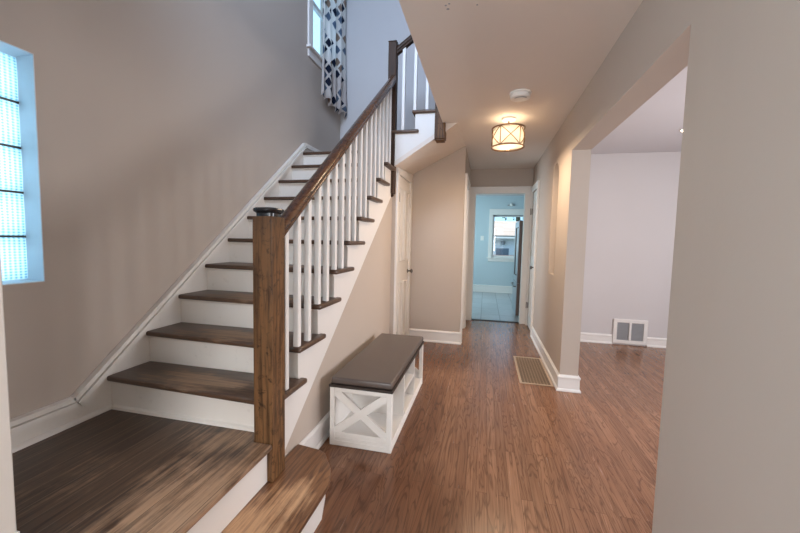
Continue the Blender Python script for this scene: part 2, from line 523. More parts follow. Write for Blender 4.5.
# soffit of the upper flight + flight side face
a = MB()
A_, B_, C_, D_ = (-.955, 3.72, 2.078), (-.315, 3.72, 2.488), (-.28, 4.63, 2.492), (-.955, 4.63, 2.150)
a.prism([A_, B_, C_, D_], (0, 0, .05))
a.prism([(-.47, 3.722, 2.392), (-.318, 3.722, 2.4885), (-.47, 3.722, 2.4885)], (0, .08, 0))
struct(a, 'ceiling_soffit', M_ceil, 'sloped soffit under the upper stair flight', 'ceiling')

# other room
struct(MB().box((XR+.152, 5.272, 0), (3.6, 5.42, ZC)), 'wall_dining', M_wall_dining, 'pale grey wall of the side room with a low vent', 'wall')
a = MB()
wall_x(a, 3.55, 3.7, -2.5, 5.42, 0, ZC, [(1.8, 3.4, .8, 2.1)])
struct(a, 'wall_dining_right', M_wall_dining)
a = MB()
wall_y(a, -2.62, -2.5, -2.2, 3.7, 0, ZC, [(-.95, .55, .8, 2.1)])
struct(a, 'wall_front', M_wall)

# ceilings
a = MB()
a.box((-.46, -2.5, ZC), (XR+.0, 3.72, ZF2-.02))
a.box((-2.2, -2.5, ZC), (-.46, .70, ZF2-.02))
a.box((-.33, 3.72, ZC), (XR, YK+.12, ZF2-.02))
struct(a, 'ceiling', M_ceil, 'smooth hall ceiling beside the open stairwell', 'ceiling')
struct(MB().box((XR+.0, -2.5, ZC), (3.7, 5.42, ZF2-.02)), 'ceiling_dining', M_ceil_dining, 'pale ceiling of the side room', 'ceiling')

# upstairs shell
a = MB()
wall_y(a, .60, .72, -2.2, 2.2, ZF2-.02, ZTOP, [(-1.45, -.25, 3.6, 4.8)])
struct(a, 'wall_upstairs_front', M_wall_up)
struct(MB().box((2.05, .7, ZF2-.02), (2.2, YBACK+.15, ZTOP)), 'wall_upstairs_right', M_wall_up)
struct(MB().box((-2.3, .55, ZTOP), (2.25, YBACK+.2, ZTOP+.1)), 'ceiling_upstairs', M_ceil_dining)
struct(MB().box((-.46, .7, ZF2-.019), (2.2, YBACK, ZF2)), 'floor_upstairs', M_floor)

# unseen slabs added to keep the sun out of the street side windows
struct(MB().box((-2.4, -.95, ZTOP), (2.35, .60, ZTOP+.1)), 'sun_block_upper', M_white_clean)
struct(MB().box((-2.4, -3.9, 2.56), (3.8, -2.62, 2.66)), 'sun_block_lower', M_white_clean)
# kitchen shell
KB = 9.72
KW = (.165, 1.03, .915, 2.015)
a = MB()
wall_y(a, KB, KB+.2, -1.6, 2.6, 0, ZC, [KW])
struct(a, 'wall_kitchen_back', M_wall_kitchen, 'blue grey kitchen wall around the window', 'wall')
a = MB()
wall_x(a, -1.6, -1.45, YK+.12, KB, 0, ZC, [(7.5, 8.9, .95, 2.05)])
struct(a, 'wall_kitchen_left', M_wall_kitchen)
struct(MB().box((1.45, YK+.12, 0), (1.6, KB, ZC)), 'wall_kitchen_right', M_wall_kitchen)
a = MB()
wall_y(a, YK+.12, YK+.125, -1.6, 2.6, 0, ZC, [(-.198, .598, 0, 2.108)])
struct(a, 'wall_kitchen_front', M_wall_kitchen)
struct(MB().box((-1.6, YK+.12, ZC), (2.6, KB+.2, ZC+.1)), 'ceiling_kitchen', M_ceil_dining)

# ================================================================== baseboards
def base_profile(h=.135):
    # (depth, height) tall board with cap moulding and shoe
    return [(0, 0), (.026, 0), (.026, .012), (.020, .022), (.014, .024), (.014, h-.032), (.019, h-.028), (.019, h-.014), (.011, h-.006), (.008, h), (0, h)]
def baseboard(name, p0, p1, nrm, z=0, h=.135, ext0=0, ext1=0, mat=None, label=None):
    p0 = Vector((*p0, z)); p1 = Vector((*p1, z)); d = (p1-p0).normalized(); nrm = Vector((*nrm, 0))
    pts = [p0 - d*ext0 + nrm*q + Vector((0, 0, r)) for q, r in base_profile(h)]
    mb = MB(); mb.prism(pts, (p1-p0)+d*(ext0+ext1))
    return mb
def loft(mb, A, B):
    v0 = [mb.bm.verts.new(p) for p in A]; v1 = [mb.bm.verts.new(p) for p in B]; n = len(A)
    fs = [mb.bm.faces.new(v0), mb.bm.faces.new(v1[::-1])]
    for i in range(n):
        fs.append(mb.bm.faces.new((v0[(i+1) % n], v0[i], v1[i], v1[(i+1) % n])))
    bmesh.ops.recalc_face_normals(mb.bm, faces=fs)
def multi_base(name, segs, h, label, mat=None):
    mb = MB()
    for (p0, p1, nrm, e0, e1) in segs:           # e = 1 outer mitre, 0 square
        a0 = Vector((*p0, 0)); a1 = Vector((*p1, 0)); d = (a1-a0).normalized(); n3 = Vector((*nrm, 0))
        prof = base_profile(h)
        loft(mb, [a0-d*(q*e0)+n3*q+Vector((0, 0, r)) for q, r in prof], [a1+d*(q*e1)+n3*q+Vector((0, 0, r)) for q, r in prof])
    return struct(mb, name, mat or M_white_clean, label, 'baseboard')
multi_base('baseboard_right', [((XR, 3.426), (XR, 5.33), (-1, 0), 1, 0), ((XR, 3.426), (XR+.152, 3.426), (0, -1), 1, 1), ((XR+.152, 3.426), (XR+.152, 5.272), (1, 0), 1, 0)], .145, 'white moulded baseboard wrapping the wall end by the floor grille')
multi_base('baseboard_hall', [((-.95, YB), (XB, YB), (0, -1), 0, 1), ((XB, YB), (XB, 4.66), (1, 0), 1, 0)], .155, 'white baseboard under the beige wall beside the closet')
multi_base('baseboard_stair', [((XW, 1.80), (XW, 3.80), (1, 0), 0, 0), ((XW, 3.80), (-.93, 3.80), (0, -1), 0, 0)], .145, 'white baseboard along the wall behind the bench')
multi_base('baseboard_dining', [((XR+.178, 5.272), (1.683, 5.272), (0, -1), 0, 0), ((2.095, 5.272), (3.55, 5.272), (0, -1), 0, 0)], .125, 'white baseboard along the pale side room wall')
multi_base('baseboard_near', [((XR+.152, -2.5), (XR+.152, 1.571), (1, 0), 0, 0)], .145, None)
multi_base('baseboard_kitchen', [((-1.45, KB), (1.45, KB), (0, -1), 0, 0)], .19, 'white baseboard below the kitchen window', M_white_clean)

# ================================================================== left skirt board (part of the staircase, against the left wall) built below
# ================================================================== STAIRCASE
stair = thing('staircase', (-1.48, 1.5, 0), 'dark-treaded wooden staircase with white risers, white balusters and brown handrail rising along the left wall', 'staircase')
def tread_pts(k, z):
    y = Y1 + (k-1)*RUN
    return [(XL+.024, y, z), (-.975, y-.037, z), (-.938, y-.038, z), (-.934, y-.030, z), (-.934, y+.29, z), (-.978, y+.29, z), (-.978, y+RUN+.028, z), (XL+.024, y+RUN+.028, z)]
for k in range(1, 10):
    z = ZL + k*RISE
    org_shift = None
    mb = MB()
    mb.prism(tread_pts(k, z-.03), (0, 0, .03), bevel=.011, seg=3)
    t = mb.build('tread', M_tread[k % 3], stair, smooth=True)
    # local origin at the left front corner so the wear sits on each tread
    off = Vector((XL+.024, Y1+(k-1)*RUN, z)) - Vector(stair['org'])
    t.data.transform(Matrix.Translation(-off)); t.location = off
# landing boards at the top of the flight
mb = MB()
y10 = Y1 + 9*RUN
mb.prism([(XL+.024, y10, ZL+10*RISE-.03), (-1.04, y10-.01, ZL+10*RISE-.03), (-1.04, YBACK-.02, ZL+10*RISE-.03), (XL+.024, YBACK-.02, ZL+10*RISE-.03)], (0, 0, .03), bevel=.011, seg=3)
mb.build('landing_deck', M_tread[0], stair, smooth=True)
for k in range(1, 11):
    y = Y1 + (k-1)*RUN + .028
    z0 = ZL + (k-1)*RISE; z1 = ZL + k*RISE - .03
    xr = -.985 if k > 1 else -1.033
    if k == 10: xr = -1.04
    mb = MB()
    mb.box((XL+.024, y, z0-.003), (xr, y+.018, z1))
    # scotia moulding below the nosing
    mb.prism([(XL+.024, y, z1), (XL+.024, y-.014, z1), (XL+.024, y-.010, z1-.012), (XL+.024, y, z1-.017)], (xr-XL-.024, 0, 0))
    if k == 1:
        mb.prism([(XL+.04, y, z0+.001), (XL+.04, y-.018, z0+.001), (XL+.04, y-.014, z0+.014), (XL+.04, y, z0+.02)], (xr-XL-.04, 0, 0))
    mb.build('riser', M_stair_white, stair)
# open stringer on the hall side
low = lambda y: .234+.754*(y-1.692)
pts = []
for k in range(1, 10):
    y = Y1 + (k-1)*RUN + .0285
    zt = ZL + k*RISE - .031
    pts.append((y if k > 1 else 1.565, zt)); pts.append((y+RUN, zt))
pts.append((Y1+9*RUN+.0285, low(Y1+9*RUN+.0285)))
pts.append((1.565, low(1.565)))
mb = MB()
mb.prism([(-.984, y, z) for y, z in pts], (-.008-.001, 0, 0))
mb.build('stringer', M_white_clean, stair)
# white board under each step end, under the landing (closing the body of the stairs behind the stringer)
# closed skirt against the left wall
def skirt_top(y):
    return .473+.785*(y-1.352)
ys = 1.352; ye = 3.745
poly = [(ys, ZL+.001), (Y1+.045, ZL+.001)]
for k in range(1, 10):
    y = Y1+(k-1)*RUN+.046
    poly += [(y, ZL+k*RISE-.032), (y+RUN, ZL+k*RISE-.032)]
poly += [(Y1+9*RUN+.046, ZL+10*RISE-.032), (YBACK-.02, ZL+10*RISE-.032), (YBACK-.02, skirt_top(ye)), (ye, skirt_top(ye)), (ys, .478)]
mb = MB()
mb.prism([(XL+.002, y, z) for y, z in poly], (.021, 0, 0))
sk = mb.build('skirt_board', M_stair_white, stair)
mb = MB()
def cap_run(y0, z0, y1, z1):
    d = Vector((0, y1-y0, z1-z0)); n = Vector((0, -d.z, d.y)).normalized()
    for dep, w0, w1 in ((.034, -.010, .012), (.020, -.016, -.010), (.042, -.038, -.016), (.019, -.043, -.038), (.029, -.064, -.043)):
        p = [Vector((XL+.002, y0, z0))+n*w0, Vector((XL+.002, y0, z0))+n*w1]
        p = [p[0], p[0]+Vector((dep, 0, 0)), p[1]+Vector((dep, 0, 0)), p[1]]
        mb.prism(p, d)
cap_run(ys, .475, ye, skirt_top(ye))
cap_run(ye, skirt_top(ye), YBACK-.02, skirt_top(ye)+.005)
mb.build('moulding', M_stair_white, sk)
mb = MB()
mb.box((XL+.002, .72, ZL+.001), (XL+.023, ys, .476))
cap_run(.72, .478, ys+.004, .478)
mb.prism([(XL+.023, .72, ZL+.001), (XL+.042, .72, ZL+.001), (XL+.040, .72, ZL+.012), (XL+.030, .72, ZL+.021), (XL+.023, .72, ZL+.021)], (0, Y1+.022-.72, 0))
struct(mb, 'baseboard_left', M_stair_white, 'white moulded baseboard along the left wall of the entry landing', 'baseboard')
# newel at the foot
mb = MB()
mb.box((-1.0325, 1.4565, RISE-.0285), (-.9335, 1.5645, 1.409), bevel=.0025, seg=2)
nw = mb.build('newel_post', M_newel, stair)
mb = MB()
# flat squarish cap with rounded rim on a smaller neck
def rsq(hw, z, n=32, p=4.0):
    return [Vector((-.983+hw*math.copysign(abs(math.cos(2*PI*i/n))**(2/p), math.cos(2*PI*i/n)), 1.510+hw*math.copysign(abs(math.sin(2*PI*i/n))**(2/p), math.sin(2*PI*i/n)), z)) for i in range(n)]
rings = [rsq(*q) for q in ((.046, 1.409), (.046, 1.424), (.050, 1.427), (.056, 1.431), (.059, 1.438), (.057, 1.445), (.050, 1.449), (.03, 1.451))]
rv = [[mb.bm.verts.new(p) for p in r] for r in rings]
fs = []
for A, B in zip(rv, rv[1:]):
    for i in range(len(A)):
        fs.append(mb.bm.faces.new((A[i], A[(i+1) % len(A)], B[(i+1) % len(A)], B[i])))
fs += [mb.bm.faces.new(rv[0][::-1]), mb.bm.faces.new(rv[-1])]
bmesh.ops.recalc_face_normals(mb.bm, faces=fs)
tag(mb.build('newel_cap', M_black, nw, smooth=True), 'flat black cap on the lower newel post')
# newel at the landing, hanging below the tread
mb = MB()
mb.box((-1.035, 3.700, 1.80), (-.952, 3.788, 3.318), bevel=.004)
mb.lathe((-.9935, 3.744, 0), [(.012, 1.765), (.026, 1.770), (.034, 1.780), (.030, 1.795), (.036, 1.802)], 20)
mb.box((-1.038, 3.697, 3.316), (-.949, 3.791, 3.330), bevel=.004)
mb.build('newel_post', M_darkpost, stair)
# post at the upper floor edge
mb = MB()
mb.box((-.540, 3.690, 2.335), (-.432, 3.800, 3.75), bevel=.005)
mb.box((-.532, 3.698, 2.315), (-.440, 3.792, 2.336), bevel=.006)
mb.build('newel_post', M_newel, stair)
# handrail: moulded section swept up the flight
def sweep(mb, prof, p0, p1, side):
    p0 = Vector(p0); p1 = Vector(p1); s = Vector(side)
    mb.prism([p0+s*u+Vector((0, 0, v)) for u, v in prof], p1-p0)
RP = [(-.023, 0), (.023, 0), (.026, .006), (.026, .020), (.022, .026), (.030, .034), (.032, .048), (.029, .066), (.018, .078), (.006, .082), (-.006, .082), (-.018, .078), (-.029, .066), (-.032, .048), (-.030, .034), (-.022, .026), (-.026, .020), (-.026, .006)]
rail_z = lambda y: 1.398+.757*(y-1.702)
mb = MB()
sweep(mb, RP, (-.978, 1.56, rail_z(1.56)), (-.978, 3.702, rail_z(3.702)), (1, 0, 0))
mb.build('handrail', M_rail, stair, smooth=True)
mb = MB()
sweep(mb, RP, (-.955, 3.75, 3.205), (-.535, 3.75, 3.205+.42*.72), (0, 1, 0))
mb.build('handrail', M_darkpost, stair, smooth=True)
# balusters
def baluster(x, y, z0, z1):
    mb = MB(); mb.box((x-.016, y-.016, z0), (x+.016, y+.016, z1), bevel=.003)
    o = mb.build('baluster', M_white_clean, stair)
for k in range(1, 10):
    yk = Y1+(k-1)*RUN
    for j, dy in enumerate((-.004, .114)):
        y = yk+dy
        if y < 1.6 or y > 3.66: continue
        baluster(-.972, y, ZL+k*RISE-.004, rail_z(y)+.010)
for x, z in ((-.878, ZL+11*RISE), (-.755, ZL+12*RISE), (-.63, ZL+12*RISE)):
    baluster(x, 3.752, z-.004, 3.205+(x+.955)*.72+.012)
# upper flight
zA, zB = ZL+11*RISE, ZL+12*RISE
mb = MB(); mb.box((-1.02, 3.695, zA-.03), (-.705, YBACK-.003, zA), bevel=.010, seg=3); mb.build('tread', M_tread[1], stair, smooth=True)
mb = MB(); mb.box((-.775, 3.695, zB-.03), (-.45, YBACK-.003, zB), bevel=.010, seg=3); mb.build('tread', M_tread[2], stair, smooth=True)
for x, z0, z1 in ((-.99, ZL+10*RISE-.1, zA-.03), (-.745, zA-.002, zB-.03), (-.50, zB-.002, ZF2-.03)):
    mb = MB(); mb.box((x, 3.73, z0), (x+.018, YBACK-.003, z1)); mb.build('riser', M_stair_white, stair)
# closed face of the upper flight (hall side)
mb = MB()
pts = [(-1.035, 1.99), (-.955, 2.078), (-.46, 2.396), (-.46, zB-.031), (-.745, zB-.031), (-.745, zA-.031), (-1.035, zA-.031)]
mb.prism([(x, 3.725, z) for x, z in pts], (0, .02, 0))
mb.build('stringer', M_white_clean, stair)

# ---- entry platform (two steps up from the hall) --------------------------------
mb = MB()
mb.prism([(XL+.003, -.6, ZL-.028), (-.932, -.6, ZL-.028), (-.932, 1.455, ZL-.028), (-1.034, 1.455, ZL-.028), (-1.034, Y1+.027, ZL-.028), (XL+.003, Y1+.027, ZL-.028)], (0, 0, .028), bevel=.009, seg=3)
dk = mb.build('floor_entry', M_deck, origin=(-1.45, .8, ZL), smooth=True)
tag(dk, 'worn dark board floor of the raised entry landing', kind='structure')
mb = MB(); mb.box((-.978, -.6, RISE-.028), (-.962, 1.456, ZL-.0285)); mb.build('riser', M_white_clean, stair)
ZS = RISE-.0293
mb = MB()
mb.prism([(-.985, -.6, ZS-.028), (-.676, -.6, ZS-.028), (-.676, 1.50, ZS-.028), (-.688, 1.56, ZS-.028), (-.722, 1.64, ZS-.028), (-.80, 1.745, ZS-.028), (-.84, 1.765, ZS-.028), (-.985, 1.785, ZS-.028)], (0, 0, .028), bevel=.006, seg=2)
st = mb.build('tread', M_step, stair, smooth=True)
tag(st, 'worn light oak bottom step with a rounded corner')
off = Vector((-.985, 1.785, ZS)) - Vector(stair['org'])
st.data.transform(Matrix.Translation(-off)); st.location = off
mb = MB()
mb.prism([(-.715, -.6, .001), (-.699, -.6, .001), (-.699, 1.49, .001), (-.745, 1.63, .001), (-.83, 1.745, .001), (-.975, 1.765, .001), (-.975, 1.745, .001), (-.84, 1.725, .001), (-.76, 1.62, .001), (-.715, 1.48, .001)], (0, 0, ZS-.029))
mb.build('riser', M_white_clean, stair)

# ---- white casing of the front door at the left edge -------------------------------
a = MB()
a.box((XL, .585, ZL), (-1.40, .70, ZC))
struct(a, 'wall_entry', M_wall)
a = MB()
a.box((-1.40, .575, ZL+.001), (-1.285, .715, ZC-.002), bevel=.004)
a.box((-1.405, .57, ZL+.001), (-1.281, .72, ZL+.10), bevel=.004)
struct(a, 'trim_2', M_white, 'white casing at the left edge of the entry landing', 'trim')

# ================================================================== doors and casings
def casing_x(mb, x, sgn, y0, y1, zt, w=.09, d=.02, z0=0.0):
    """casing on a wall whose face is x, opening y0..y1"""
    e = x+sgn*d
    xs = sorted((x, e)); es = sorted((x, x+sgn*(d+.008)))
    for ya, yb, oa, ob in ((y0-w, y0, y0-w-.002, y0-w+.02), (y1, y1+w, y1+w-.02, y1+w+.002)):
        mb.box((xs[0], ya, z0), (xs[1], yb, zt), bevel=.003)
        mb.box((es[0], oa, z0), (es[1], ob, zt+w-.021), bevel=.003)
    mb.box((xs[0], y0-w, zt), (xs[1], y1+w, zt+w), bevel=.003)
    mb.box((es[0], y0-w-.002, zt+w-.02), (es[1], y1+w+.002, zt+w+.002), bevel=.003)

# closet door under the upper flight
cd = thing('door_1', (-.96, 4.2, 0), 'white four-panel closet door under the upper stair flight', 'door', kind='structure')
mb = MB()
y0, y1, zt = 3.90, 4.515, 2.03
x = -.955
mb.box((x, 3.812, 0), (x+.022, y0, zt+.05), bevel=.003); mb.box((x, y1, 0), (x+.022, 4.605, zt+.09), bevel=.003)
mb.prism([(x, 3.812, zt), (x, 4.605, zt), (x, 4.605, zt+.115), (x, 3.812, zt+.055)], (.022, 0, 0))
mb.build('door_frame', M_white_clean, cd)
mb = MB()
mb.box((-.984, y0+.004, .012), (-.950, y1-.004, zt-.004))
def panel(mb, ya, yb, za, zb, x):
    # raised moulding round a sunk panel
    for (a0, b0, a1, b1) in ((ya, za, yb, za+.016), (ya, zb-.016, yb, zb), (ya, za+.016, ya+.016, zb-.016), (yb-.016, za+.016, yb, zb-.016)):
        mb.box((x, a0, b0), (x+.012, a1, b1), bevel=.004)
for za, zb in ((1.07, 1.90), (.16, .83)):
    panel(mb, 3.985, 4.185, za, zb, -.950); panel(mb, 4.235, 4.435, za, zb, -.950)
mb.build('door_slab', M_white_clean, cd)
mb = MB()
mb.lathe((-.95, 4.475, .93), [(.026, 0), (.026, .006), (.010, .010), (.009, .032), (.020, .038), (.027, .050), (.024, .062), (.010, .067)], 20, axis='X')
tag(mb.build('door_knob', M_nickel, cd, smooth=True), 'dark metal knob')
for z in (1.78, .24):
    mb = MB(); mb.box((-.951, y0-.012, z-.045), (-.938, y0+.012, z+.045)); mb.tube([(-.936, y0, z-.048), (-.936, y0, z+.048)], .006)
    tag(mb.build('hinge', M_nickel, cd), 'dark metal hinge')

# kitchen doorway casing
mb = MB()
for xa, xb, o in ((XB+.003, -.183, 0), (.583, XR-.003, 1)):
    mb.box((xa, YK-.022, 0), (xb, YK, 2.095), bevel=.003)
mb.box((XB+.003, YK-.022, 2.095), (XR-.003, YK, 2.20), bevel=.003)
mb.box((XB+.002, YK-.032, 2.185), (XR-.002, YK, 2.207), bevel=.003)
mb.box((-.1975, YK-.004, 0), (-.183, YK+.13, 2.107)); mb.box((.583, YK-.004, 0), (.5975, YK+.13, 2.107)); mb.box((-.183, YK-.004, 2.095), (.583, YK+.13, 2.107))
struct(mb, 'trim_3', M_white_clean, 'white casing around the kitchen doorway', 'door casing')

# white door in the right wall by the kitchen
rd = thing('door_2', (XR, 5.73, 0), 'white door in the right wall next to the kitchen doorway', 'door', kind='structure')
mb = MB(); casing_x(mb, XR, -1, 5.41, 6.02, 2.09, w=.085); mb.build('door_frame', M_white_clean, rd)
mb = MB()
mb.box((XR+.004, 5.412, .012), (XR+.04, 6.018, 2.088))
for za, zb in ((1.10, 1.95), (.2, .92)):
    for ya, yb in ((5.49, 5.69), (5.74, 5.94)):
        for (a0, b0, a1, b1) in ((ya, za, yb, za+.016), (ya, zb-.016, yb, zb), (ya, za+.016, ya+.016, zb-.016), (yb-.016, za+.016, yb, zb-.016)):
            mb.box((XR-.003, a0, b0), (XR+.004, a1, b1), bevel=.0025)
mb.build('door_slab', M_white_clean, rd)
mb = MB()
mb.lathe((XR+.004, 5.465, .965), [(.026, 0), (.026, -.006), (.010, -.010), (.009, -.032), (.020, -.038), (.027, -.050), (.024, -.062), (.010, -.067)], 20, axis='X')
tag(mb.build('door_knob', M_nickel, rd, smooth=True), 'dark metal knob')
for z in (1.80, .33):
    mb = MB(); mb.box((XR-.012, 6.006, z-.045), (XR+.003, 6.03, z+.045)); mb.tube([(XR-.026, 6.014, z-.05), (XR-.026, 6.014, z+.05)], .006)
    tag(mb.build('hinge', M_nickel, rd), 'dark metal hinge')

# cased doorway in the left hall wall, seen edge on
mb = MB(); casing_x(mb, XB, 1, 4.765, 5.50, 2.075, w=.09, d=.022)
mb.box((XB-.121, 4.766, 0), (XB+.004, 4.782, 2.074)); mb.box((XB-.121, 5.483, 0), (XB+.004, 5.499, 2.074)); mb.box((XB-.121, 4.782, 2.058), (XB+.004, 5.483, 2.074))
struct(mb, 'trim_4', M_white_clean, 'white doorway casing seen edge-on in the left hall wall', 'door casing')

# ================================================================== windows
# glass block window
def glass_block():
    m = NT('glass_block')
    tl = m.n('ShaderNodeBsdfTranslucent'); tl.inputs[0].default_value = (.88, .96, .99, 1)
    gl = m.n('ShaderNodeBsdfGlossy'); gl.inputs['Roughness'].default_value = .15
    tp = m.n('ShaderNodeBsdfTranslucent'); tp.inputs[0].default_value = (.16, .36, .46, 1)  # darker tint in wave bands, refraction of the ribs put into the colour
    w1 = m.n('ShaderNodeTexWave', Scale=17.0, Distortion=.4); w1.bands_direction = 'Y'; m.l(m.co(), w1.inputs['Vector'])
    w2 = m.n('ShaderNodeTexWave', Scale=24.0, Distortion=.5); w2.bands_direction = 'Z'; m.l(m.co(), w2.inputs['Vector'])
    ribs = m.math('MULTIPLY', m.math('ADD', m.math('MULTIPLY', w1.outputs['Fac'], .65), .35), m.math('ADD', m.math('MULTIPLY', w2.outputs['Fac'], .5), .5))
    mx = m.n('ShaderNodeMixShader'); m.l(ribs, mx.inputs[0]); m.l(tl.outputs[0], mx.inputs[1]); m.l(tp.outputs[0], mx.inputs[2])
    mx2 = m.n('ShaderNodeMixShader'); mx2.inputs[0].default_value = .06; m.l(mx.outputs[0], mx2.inputs[1]); m.l(gl.outputs[0], mx2.inputs[2])
    bp = m.n('ShaderNodeBump', Strength=.6, Distance=.004); m.l(ribs, bp.inputs['Height'])
    m.l(bp.outputs['Normal'], gl.inputs['Normal']); m.l(bp.outputs['Normal'], tl.inputs['Normal'])
    m.l(mx2.outputs[0], m.t.nodes['Material Output'].inputs['Surface'])
    return m.m
w1 = thing('window_1', (XL-.10, .97, GB[2]), 'glass block window set deep in the left wall', 'window', kind='structure')
M_gb = glass_block(); M_mortar = plain('dark_mortar', (.10, .085, .07), .8)
M_reveal = wall_paint('pale_reveal_paint', (.66, .68, .72), marks=False)
xg = XL-.095
nblk = 5; hb = (GB[3]-GB[2]-.012)/nblk; wb = (GB[1]-GB[0])/3
mb = MB()
for i in range(3):
    for j in range(nblk):
        y0 = GB[0]+i*wb+.005; z0 = GB[2]+.006+j*hb+.005
        mb.box((xg-.08, y0, z0), (xg, y0+wb-.010, z0+hb-.010), bevel=.006, seg=2)
mb.build('glass_panel', M_gb, w1)
mb = MB()
for j in range(1, nblk): mb.box((xg-.07, GB[0], GB[2]+.006+j*hb-.005), (xg-.004, GB[1], GB[2]+.006+j*hb+.005))
for i in range(1, 3): mb.box((xg-.07, GB[0]+i*wb-.005, GB[2]), (xg-.004, GB[0]+i*wb+.005, GB[3]))
mb.build('mortar_grid', M_mortar, w1)
mb = MB()
e = .004
mb.box((xg-.08, GB[0], GB[3]-e), (XL+.0005, GB[1], GB[3])); mb.box((xg-.08, GB[0], GB[2]), (XL+.0005, GB[1], GB[2]+e))
mb.box((xg-.08, GB[1]-e, GB[2]), (XL+.0005, GB[1], GB[3])); mb.box((xg-.08, GB[0], GB[2]), (XL+.0005, GB[0]+e, GB[3]))
mb.build('reveal', M_reveal, w1)

# stair window above the landing
w2 = thing('window_2', (XL, 4.3, SW[2]), 'white cased window high over the stair landing', 'window', kind='structure')
mb = MB()
mb.box((XL, 3.845, SW[2]-.02), (XL+.02, SW[0], SW[3]), bevel=.003); mb.box((XL, SW[1], SW[2]-.02), (XL+.02, SW[1]+.075, SW[3]), bevel=.003)
mb.box((XL, 3.845, SW[3]), (XL+.02, SW[1]+.075, SW[3]+.09), bevel=.003)
mb.box((XL, 3.85, SW[2]-.105), (XL+.018, SW[1]+.07, SW[2]-.02), bevel=.003)
mb.build('window_frame', M_white_clean, w2)
mb = MB(); mb.box((XL-.2, 3.82, SW[2]-.022), (XL+.05, SW[1]+.09, SW[2]+.004), bevel=.004); mb.build('window_sill', M_white_clean, w2)
mb = MB()
for ya, yb, za, zb in ((SW[0], SW[0]+.05, SW[2], SW[3]), (SW[1]-.05, SW[1], SW[2], SW[3]), (SW[0], SW[1], SW[2]+.004, SW[2]+.06), (SW[0], SW[1], SW[3]-.05, SW[3]), (SW[0], SW[1], 4.07, 4.12)):
    mb.box((XL-.12, ya, za), (XL-.08, yb, zb))
mb.build('sash', M_white_clean, w2)
mb = MB(); mb.box((XL-.104, SW[0]+.05, SW[2]+.06), (XL-.100, SW[1]-.05, SW[3]-.05)); mb.build('pane', M_pane, w2)

# kitchen window
w3 = thing('window_3', (.6, KB, KW[2]), 'white double-hung kitchen window looking at a neighbouring house', 'window', kind='structure')
mb = MB()
mb.box((.07, KB-.022, KW[2]-.02), (KW[0], KB, KW[3]), bevel=.003); mb.box((KW[1], KB-.022, KW[2]-.02), (KW[1]+.095, KB, KW[3]), bevel=.003)
mb.box((.07, KB-.022, KW[3]), (KW[1]+.095, KB, 2.165), bevel=.003); mb.box((.075, KB-.02, KW[2]-.10), (KW[1]+.09, KB, KW[2]-.02), bevel=.003)
mb.build('window_frame', M_white_clean, w3)
mb = MB(); mb.box((.04, KB-.05, KW[2]-.025), (KW[1]+.125, KB+.12, KW[2]), bevel=.004); mb.build('window_sill', M_white_clean, w3)
mb = MB()
zm = 1.475
for xa, xb, za, zb, dy in ((KW[0], KW[0]+.04, KW[2], KW[3], .08), (KW[1]-.04, KW[1], KW[2], KW[3], .08), (KW[0], KW[1], KW[2], KW[2]+.05, .06), (KW[0], KW[1], KW[3]-.045, KW[3], .10)):
    mb.box((xa, KB+dy, za), (xb, KB+dy+.05, zb))
mb.build('sash', M_white_clean, w3)
mb = MB(); mb.box((KW[0]+.03, KB+.06, zm-.018), (KW[1]-.03, KB+.11, zm+.018)); tag(mb.build('meeting_rail', M_grille_grey, w3), 'grey meeting rail')
mb = MB(); mb.box((KW[0]+.04, KB+.095, KW[2]+.05), (KW[1]-.04, KB+.099, KW[3]-.045)); mb.build('pane', M_pane, w3)
mb = MB(); mb.tube([(KW[0]+.01, KB+.05, KW[3]-.012), (KW[1]-.01, KB+.05, KW[3]-.012)], .014, 12); tag(mb.build('blind_roll', M_grille_grey, w3), 'grey rolled-up blind')

# unseen windows, all but the dining one added for the daylight they bring in
for nm, mk in (('added_window_8', ((-2.14, -1.9, .98), (-2.14, -.4, 2.12), 'x')), ('added_window_4', ((-.95, -2.60, .8), (.55, -2.60, 2.1), 'y')), ('window_5', ((3.62, 1.8, .8), (3.62, 3.4, 2.1), 'x')), ('added_window_6', ((-1.52, 7.5, .95), (-1.52, 8.9, 2.05), 'x')), ('added_window_9', ((-1.76, 4.85, .95), (-1.76, 5.75, 2.1), 'x')), ('added_window_7', ((-1.45, .64, 3.6), (-.25, .64, 4.8), 'y'))):
    (xa, ya, za), (xb, yb, zb), ax = mk
    r = thing(nm, ((xa+xb)/2, (ya+yb)/2, za), kind='structure')
    mb = MB()
    if ax == 'y':
        for p, q in (((xa, za), (xa+.05, zb)), ((xb-.05, za), (xb, zb)), ((xa, za), (xb, za+.05)), ((xa, zb-.05), (xb, zb)), ((xa, (za+zb)/2-.02), (xb, (za+zb)/2+.02))):
            mb.box((p[0], ya-.02, p[1]), (q[0], ya+.02, q[1]))
    else:
        for p, q in (((ya, za), (ya+.05, zb)), ((yb-.05, za), (yb, zb)), ((ya, za), (yb, za+.05)), ((ya, zb-.05), (yb, zb)), ((ya, (za+zb)/2-.02), (yb, (za+zb)/2+.02))):
            mb.box((xa-.02, p[0], p[1]), (xa+.02, q[0], q[1]))
    mb.build('sash', M_white_clean, r)
    mb = MB()
    if ax == 'y': mb.box((xa+.05, ya-.002, za+.05), (xb-.05, ya+.002, zb-.05))
    else: mb.box((xa-.002, ya+.05, za+.05), (xa+.002, yb-.05, zb-.05))
    mb.build('pane', M_pane, r)

